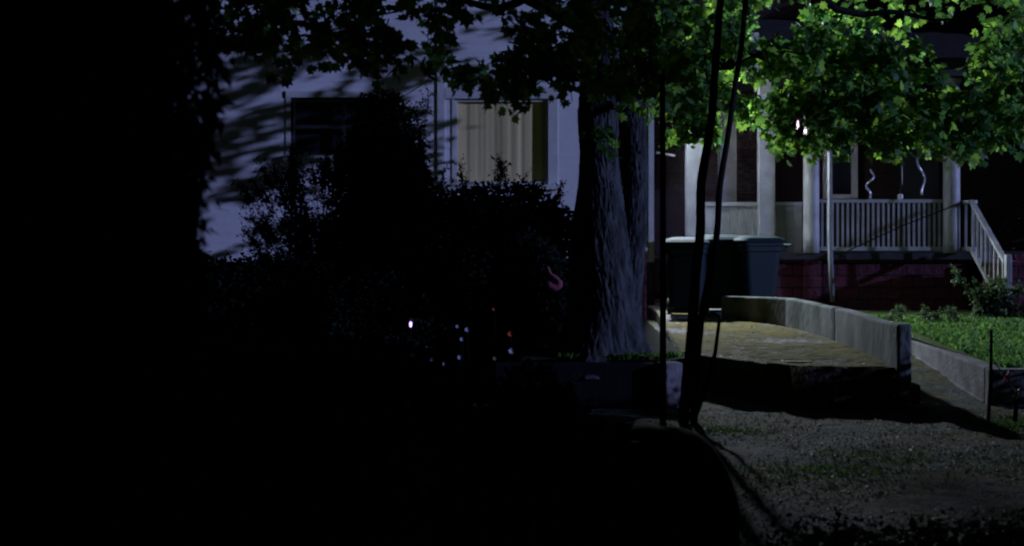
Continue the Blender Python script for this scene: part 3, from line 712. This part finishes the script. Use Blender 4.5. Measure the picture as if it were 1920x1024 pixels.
densebush('evergreen_bush', 610, 860, 285, 640, 20.2, 24000, 'lower dark bush in front of the tall evergreen bush', 'bush', leaf=(.04,.08), dr=.7)
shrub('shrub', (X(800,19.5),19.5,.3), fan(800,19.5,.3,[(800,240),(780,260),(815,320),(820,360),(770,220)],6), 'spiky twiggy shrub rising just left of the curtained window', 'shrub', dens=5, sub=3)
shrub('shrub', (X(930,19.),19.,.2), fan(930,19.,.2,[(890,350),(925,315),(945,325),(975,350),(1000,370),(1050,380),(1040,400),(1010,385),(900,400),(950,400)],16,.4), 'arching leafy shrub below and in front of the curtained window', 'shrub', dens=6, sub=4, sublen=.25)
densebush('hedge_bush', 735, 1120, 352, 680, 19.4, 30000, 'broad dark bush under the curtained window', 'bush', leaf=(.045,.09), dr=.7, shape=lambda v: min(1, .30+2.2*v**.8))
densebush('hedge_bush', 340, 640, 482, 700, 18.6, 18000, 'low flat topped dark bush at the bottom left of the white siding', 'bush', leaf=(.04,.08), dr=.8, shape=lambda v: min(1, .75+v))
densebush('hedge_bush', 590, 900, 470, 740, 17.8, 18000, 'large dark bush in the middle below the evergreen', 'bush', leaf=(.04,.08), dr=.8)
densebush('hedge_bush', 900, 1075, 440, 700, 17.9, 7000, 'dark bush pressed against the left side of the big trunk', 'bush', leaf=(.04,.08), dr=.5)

# ivy covered trunk close on the left
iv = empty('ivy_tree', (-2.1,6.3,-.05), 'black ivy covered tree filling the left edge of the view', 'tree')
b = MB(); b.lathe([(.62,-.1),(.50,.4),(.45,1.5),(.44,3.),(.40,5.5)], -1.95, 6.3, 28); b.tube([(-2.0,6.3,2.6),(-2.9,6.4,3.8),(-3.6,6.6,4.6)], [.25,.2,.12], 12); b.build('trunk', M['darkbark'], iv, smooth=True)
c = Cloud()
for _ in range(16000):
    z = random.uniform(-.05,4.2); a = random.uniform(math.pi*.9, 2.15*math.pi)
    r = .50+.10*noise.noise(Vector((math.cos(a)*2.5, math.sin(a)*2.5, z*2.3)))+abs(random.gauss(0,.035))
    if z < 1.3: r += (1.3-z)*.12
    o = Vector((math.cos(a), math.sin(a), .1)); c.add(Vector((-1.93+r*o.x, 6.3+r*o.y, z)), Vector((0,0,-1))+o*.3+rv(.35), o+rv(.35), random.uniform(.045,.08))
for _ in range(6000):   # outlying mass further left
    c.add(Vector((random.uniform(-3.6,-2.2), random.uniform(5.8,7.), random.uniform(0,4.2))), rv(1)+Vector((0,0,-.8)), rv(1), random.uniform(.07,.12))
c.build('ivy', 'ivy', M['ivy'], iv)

# dark board fence in the foreground
fe = empty('board_fence', (X(1050,8.6),8.6,-.05), 'low dark board fence in the shadowed foreground', 'fence')
px = 820
while px < 1180:
    x0 = X(px,8.6); w_ = .135; h = .78+random.uniform(-.03,.03)+ (0.06 if px < 1000 else 0)
    b = MB(); b.box(x0,x0+w_,8.59,8.61,-.04,h, rot=R(random.uniform(-3,3))); b.build('board', M['blackwood'], fe); px += 46
b = MB(); b.box(X(815,8.6),X(1200,8.6),8.625,8.66,.18,.27); b.box(X(815,8.6),X(1200,8.6),8.625,8.66,.58,.66); b.build('rail', M['blackwood'], fe)
# rounded dark boulder at the fence end
bm = bmesh.new(); bmesh.ops.create_icosphere(bm, subdivisions=6, radius=1)
for v in bm.verts:
    d = v.co.normalized(); k = (abs(d.x)**2.3+abs(d.y)**2.3+abs(d.z)**2.3)**(-1/2.3)
    v.co = d*k*(1+.04*noise.noise(d*1.8)); v.co = Vector((v.co.x*.56, v.co.y*.5, v.co.z*.70))+Vector((X(1225,9.2),9.2,-.02))
me = bpy.data.meshes.new('boulder'); bm.to_mesh(me); bm.free(); me.materials.append(M['stone']); me.polygons.foreach_set('use_smooth', [True]*len(me.polygons))
o = bpy.data.objects.new('boulder', me); COL.objects.link(o); tag(o, 'smooth black rounded boulder at the right end of the dark fence', 'boulder')

# foreground undergrowth lower left
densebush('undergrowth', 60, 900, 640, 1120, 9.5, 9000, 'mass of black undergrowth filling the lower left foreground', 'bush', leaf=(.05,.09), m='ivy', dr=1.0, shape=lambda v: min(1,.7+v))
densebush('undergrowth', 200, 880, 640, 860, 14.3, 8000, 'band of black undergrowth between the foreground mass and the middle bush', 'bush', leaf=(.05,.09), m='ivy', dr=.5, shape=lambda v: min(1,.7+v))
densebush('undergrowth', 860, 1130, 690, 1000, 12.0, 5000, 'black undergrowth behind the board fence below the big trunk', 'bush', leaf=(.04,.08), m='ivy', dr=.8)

densebush('ground_shade', 1400, 2060, 988, 1150, 8.6, 6000, 'low black leaf mass standing in for shadow along the bottom right of the view', 'ivy', leaf=(.03,.06), m='ivy', dr=.5, shape=lambda v: min(1,.75+v))  # black leaves put in for the shadow on the near ground
# small flowers, pink ornament and lit garden lamp glimpsed in the dark bushes
def flower(px, py, D, m, r, lb, cat='flower'):
    c = W(px, py, D); e = empty('flower', (c.x, c.y, c.z-.4), lb, cat, 'small flowers in the dark bushes'); b = MB()
    for k in range(6):
        a = k*math.pi/3+px; d = Vector((math.cos(a), -.35, math.sin(a))); s = Vector((-math.sin(a), 0, math.cos(a)))
        q = c+d*r*.55; b.add([c, q+s*r*.32, c+d*r, q-s*r*.32], [(0,1,2),(0,2,3)])
    b.build('petals', M[m], e); b = MB(); b.tube([c+Vector((0,.02,0)), c+Vector((.02,.05,-.4))], .004, 4); b.build('stem', M['blackwood'], e)
FL = [(800,650,'yellow_petal',.05,'small yellow flower at the left, above a white one'),(810,674,'white_petal',.05,'small white flower lowest at the left of the flower group'),
 (832,682,'white_petal',.04,'tiny white flower low between the left flowers'),(858,612,'white_petal',.045,'pale flower left in the upper blue white pair'),(876,618,'white_petal',.06,'pale flower right in the upper blue white pair'),
 (866,636,'white_petal',.05,'pale flower below the upper blue white pair'),(862,670,'white_petal',.055,'white flower low in the middle of the group'),(928,672,'yellow_petal',.045,'small cream flower low right of the middle'),
 (957,626,'orange','.07','orange flower at the right of the group'),(959,658,'white_petal',.075,'large white flower below the orange one'),(926,580,'orange',.045,'dull red flower highest in the group')]
for px, py, m_, r_, lb in FL: flower(px, py, 16.7, m_, float(r_)*.55, lb)
gl = empty('garden_lamp', (X(770,16.4),16.4,.1), 'small lit garden lamp glowing violet white in the dark bushes', 'lamp')
c = W(770,608,16.4); b = MB(); b.tube([(c.x,c.y,.0),(c.x,c.y,c.z-.05)], .006, 6); b.build('stake', M['blackwood'], gl)
b = MB(); b.lathe([(.006,c.z-.035),(.015,c.z-.02),(.017,c.z+.01),(.008,c.z+.03)], c.x, c.y, 12); b.build('bulb', mat('lamp_glow', (.8,.7,1), .4, emit=(.55,.35,1.), estr=2.6), gl, smooth=True)
b = MB(); b.lathe([(.05,c.z+.052),(.03,c.z+.065),(.004,c.z+.075)], c.x, c.y, 12); b.build('cap', M['rubber'], gl)
b = MB(); b.tube(smoothpath([W(1026,500,16.6),W(1033,515,16.6),W(1045,524,16.6),W(1048,534,16.6),W(1040,539,16.6),W(1024,534,16.6)],4), [.02]*5+[.03]*5+[.045]*6+[.05]*4+[.03], 8)
tag(b.build('pink_ornament', M['pink'], smooth=True), 'curled faded pink plastic ornament caught in the dark bush left of the trunk', 'ornament')

# ------------------------------------------------------------------ weeds by the stairs, grass
shrub('weed_clump', (X(1840,24),24.0,.4), fan(1838,23.9,.42,[(1805,520),(1818,500),(1835,520),(1850,530),(1862,550),(1872,575)],9,.2), 'tall leafy weeds growing against the stair railing', 'weed', m='weed', leaf=(.05,.09), dens=5, sub=2, sublen=.2)
shrub('weed_clump', (X(1880,23.8),23.8,.4), fan(1872,23.7,.42,[(1850,575),(1870,560),(1890,590),(1840,585),(1900,600)],9,.2), 'short weeds at the foot of the stair newel', 'weed', m='weed', leaf=(.05,.09), dens=7, sub=2, sublen=.2)
for q, (px, lb) in enumerate([(1700,'low weed tuft at the left end of the lawn'),(1735,'low weed tuft under the middle of the porch'),(1790,'low weed tuft under the right round column')]):
    shrub('weed_tuft', (X(px,22.8),22.8,.4), fan(px,22.8,.42,[(px-15,592),(px+12,588),(px,598)],3,.2), lb, 'weed', m='weed', leaf=(.03,.05), dens=5, sub=2, sublen=.1, group='weed tufts along the porch foot')
def grass(name, pts, h, label, m='grass'):
    c = Cloud()
    for x, y, z in pts: c.add((x,y,z), Vector((random.gauss(0,.35),random.gauss(0,.35),1)), Vector((random.gauss(0,1),random.gauss(0,1),.1)), random.uniform(*h))
    T = leaves(name, c.p, c.t, c.n, c.s, 'oval', M[m], None); return tag(T, label, 'grass', kind='stuff')
pts = []
while len(pts) < 26000:
    x = random.uniform(5.72,10.2); y = random.uniform(16.5,24.3)
    if x < 5.55+.07*(y-16.5)+.15: continue
    if noise.noise(Vector((x*1.3,y*1.3,0))) > .35 and random.random() < .6: continue
    pts.append((x,y,lawnz(x,y)-.01))
grass('lawn_grass', pts, (.04,.10), 'short bright green lawn grass')
pts = []
for cx, cy, n, s in [(1.05,16.42,420,.13),(1.35,16.4,420,.12),(1.6,16.5,380,.12),(.75,16.4,160,.1),(1.78,16.6,200,.08)]:
    for _ in range(n):
        x = cx+random.gauss(0,s); y = max(16.36, cy+random.gauss(0,s*.6)); pts.append((x,y,bedz(x,y)-.01))
grass('bed_grass', pts, (.04,.09), 'green tufts at the foot of the big trunk')
pts = []
for _ in range(3600):
    x = random.gauss(5.25,.25); y = random.gauss(14.6,.25)
    if x < 4.6: continue
    pts.append((x,y,gz(x,y)-.005))
for _ in range(500):
    x = random.uniform(1.8,6.5); y = random.uniform(9,16)
    if noise.noise(Vector((x*.8,y*.8,9))) < .12: continue
    pts.append((x,y,gz(x,y)-.005))
for cx, cy, sx, sy, k in [(2.55,11.7,.5,.35,1500),(3.3,12.6,.35,.3,700),(4.6,12.2,.4,.35,700),(2.2,14.2,.25,.2,500)]:
    for _ in range(k):
        x, y = random.gauss(cx,sx), random.gauss(cy,sy); pts.append((x,y,gz(x,y)-.004))
grass('verge_grass', pts, (.012,.035), 'sparse grass growing through the gravel', 'weed')
# unseen clipped hedge added on the right to shade the front of the drive
densebush('shadow_hedge', 2600, 2860, 462, 804, 13.9, 9000, 'unseen clipped hedge added right of the view to shade the drive front', 'hedge', leaf=(.06,.10), dr=1.05, shape=lambda v: 1)
# unseen tree added off to the right to darken the upper brick wall
tt = empty('shadow_tree', (14.5,27.,.3), 'broad unseen tree added beside the brick house to shade its upper wall', 'tree')
b = MB(); b.tube([(14.5,27.,-.2),(14.45,27.,2.5),(14.6,27.1,5.),(14.4,27.,7.)], [.34,.26,.2,.08], 14, .08)
for k in range(9): b.tube([(14.5,27.,3.+k*.4),(14.5+1.2*math.cos(k*2.4),27+1.*math.sin(k*2.4),4.2+k*.4),(14.5+2.*math.cos(k*2.4),27+1.6*math.sin(k*2.4),4.6+k*.4)], [.1,.06,.02], 7)
b.build('trunk', M['darkbark'], tt); c = Cloud()
while len(c.p) < 7500:
    o = rv(1.); o.normalize(); o *= random.random()**.4; p = Vector((14.6+2.4*o.x, 27.2+2.0*o.y, 6.+3.4*o.z))
    if noise.noise(p*.8) > .25: continue
    c.add(p, rv(1)+Vector((0,0,-.8)), rv(1), random.uniform(.16,.26))
c.build('crown', 'maple', M['maple'], tt)
# pebbles
n = 17000; V = []; Fc = []
octv = np.array([(1,0,0),(0,1,0),(-1,0,0),(0,-1,0),(0,0,.7),(0,0,-.7)]); octf = [(0,1,4),(1,2,4),(2,3,4),(3,0,4),(1,0,5),(2,1,5),(3,2,5),(0,3,5)]
b = MB()
for i in range(n):
    y = random.uniform(7.6,16.); x = random.uniform(1.4,.39*y+.3)
    if noise.noise(Vector((x*.7,y*.9,2))) < -.22: continue
    r = random.uniform(.004,.010)*(1.6 if random.random() < .04 else 1); Rm = Matrix.Rotation(random.random()*6.28,3,'Z')@Matrix.Rotation(random.gauss(0,.5),3,'X')
    b.add([Rm@Vector((v[0]*r*random.uniform(.7,1.3),v[1]*r*random.uniform(.7,1.3),v[2]*r))+Vector((x,y,gz(x,y)+r*.3)) for v in octv], octf)
tag(b.build('gravel', M['pebble']), 'loose pale gravel scattered over the ground', 'gravel', kind='stuff')
# debris on the mossy drive
c = Cloud()
for _ in range(700):
    y = random.uniform(15.95,23); x = random.uniform(X(1275,y),4.42)
    if not inside(x, y): continue
    c.add((x,y,slabz(y)+.006), (random.gauss(0,1),random.gauss(0,1),.1), (random.gauss(0,.2),random.gauss(0,.2),1), random.uniform(.02,.05))
o = c.build('leaf_litter', 'oval', M['weed'], None); tag(o, 'dry leaf bits scattered on the mossy drive', 'litter', kind='stuff')
b = MB(); b.box(X(1478,16.3),X(1528,16.3),16.42,16.46,slabz(16.4)+.002,slabz(16.4)+.02,rot=R(-8)); tag(b.build('wood_strip', M['trim']), 'pale flat wood strip lying near the front edge of the drive', 'strip')

# ------------------------------------------------------------------ yard light on a tall pole between the houses
yl = empty('yard_light', (2.56,26.8,.3), 'tall lamp pole with a bright flood lamp between the two houses', 'lamp')
LX, LY, LZ = 2.56, 26.6, 4.7
b = MB(); b.tube([(LX,LY+.1,-.1),(LX,LY+.1,LZ+.35)], [.11,.08], 12); b.build('pole', M['darkbark'], yl)
b = MB(); b.tube([(LX,LY+.05,LZ+.25),(LX,LY-.5,LZ+.3)], .03, 8); b.build('arm', M['dark_paint'], yl)
b = MB(); b.lathe([(.05,LZ+.28),(.16,LZ+.22),(.22,LZ+.05)], LX, LY-.6, 20); b.build('lamp_shade', M['dark_paint'], yl)
b = MB(); b.lathe([(.02,LZ-.06),(.09,LZ-.03),(.10,LZ+.04),(.04,LZ+.10)], LX, LY-.6, 16); b.build('bulb', mat('yard_bulb', (1,1,1), .4, emit=(1,.95,1), estr=30), yl)
l_ = bpy.data.lights.new('yard_lamp', 'SPOT'); l_.energy = 3600; l_.color = (.78,.88,1.0); l_.spot_size = R(140); l_.spot_blend = .5; l_.shadow_soft_size = .14
lo = bpy.data.objects.new('yard_lamp', l_); COL.objects.link(lo); lo.parent = yl
lo.location = Vector((LX,LY-.6,LZ-.12))-Vector(yl.location)
lo.rotation_euler = (Vector((LX,LY-.6,LZ))-Vector((5.2,16.,1.5))).to_track_quat('Z','Y').to_euler()

# ------------------------------------------------------------------ unseen house added beyond the right edge to shade the foreground
nb = empty('shadow_house', (16,9,0), 'plain dark gabled house, unseen, added right of the view to shade the foreground', 'house')
b = MB(); b.box(12.5,20,-12,9.6,-.2,8.5); b.build('wall', M['brick'], nb)
b = MB(); b.add([(12.1,-12.4,8.5),(20.4,-12.4,8.5),(20.4,10,8.5),(12.1,10,8.5),(16.2,-12.4,11.5),(16.2,10,11.5)],[(0,4,5,3),(1,2,5,4),(0,1,4),(3,5,2),(0,3,2,1)]); b.build('roof', M['shingle'], nb)
for y in (3.5, 7.5):
    b = MB(); b.box(12.44,12.50,y,y+1.1,1.6,3.1); wn = b.build('window', M['trim'], nb); b = MB(); b.box(12.42,12.438,y+.1,y+1.,1.7,3.); b.build('pane', M['glass'], wn)
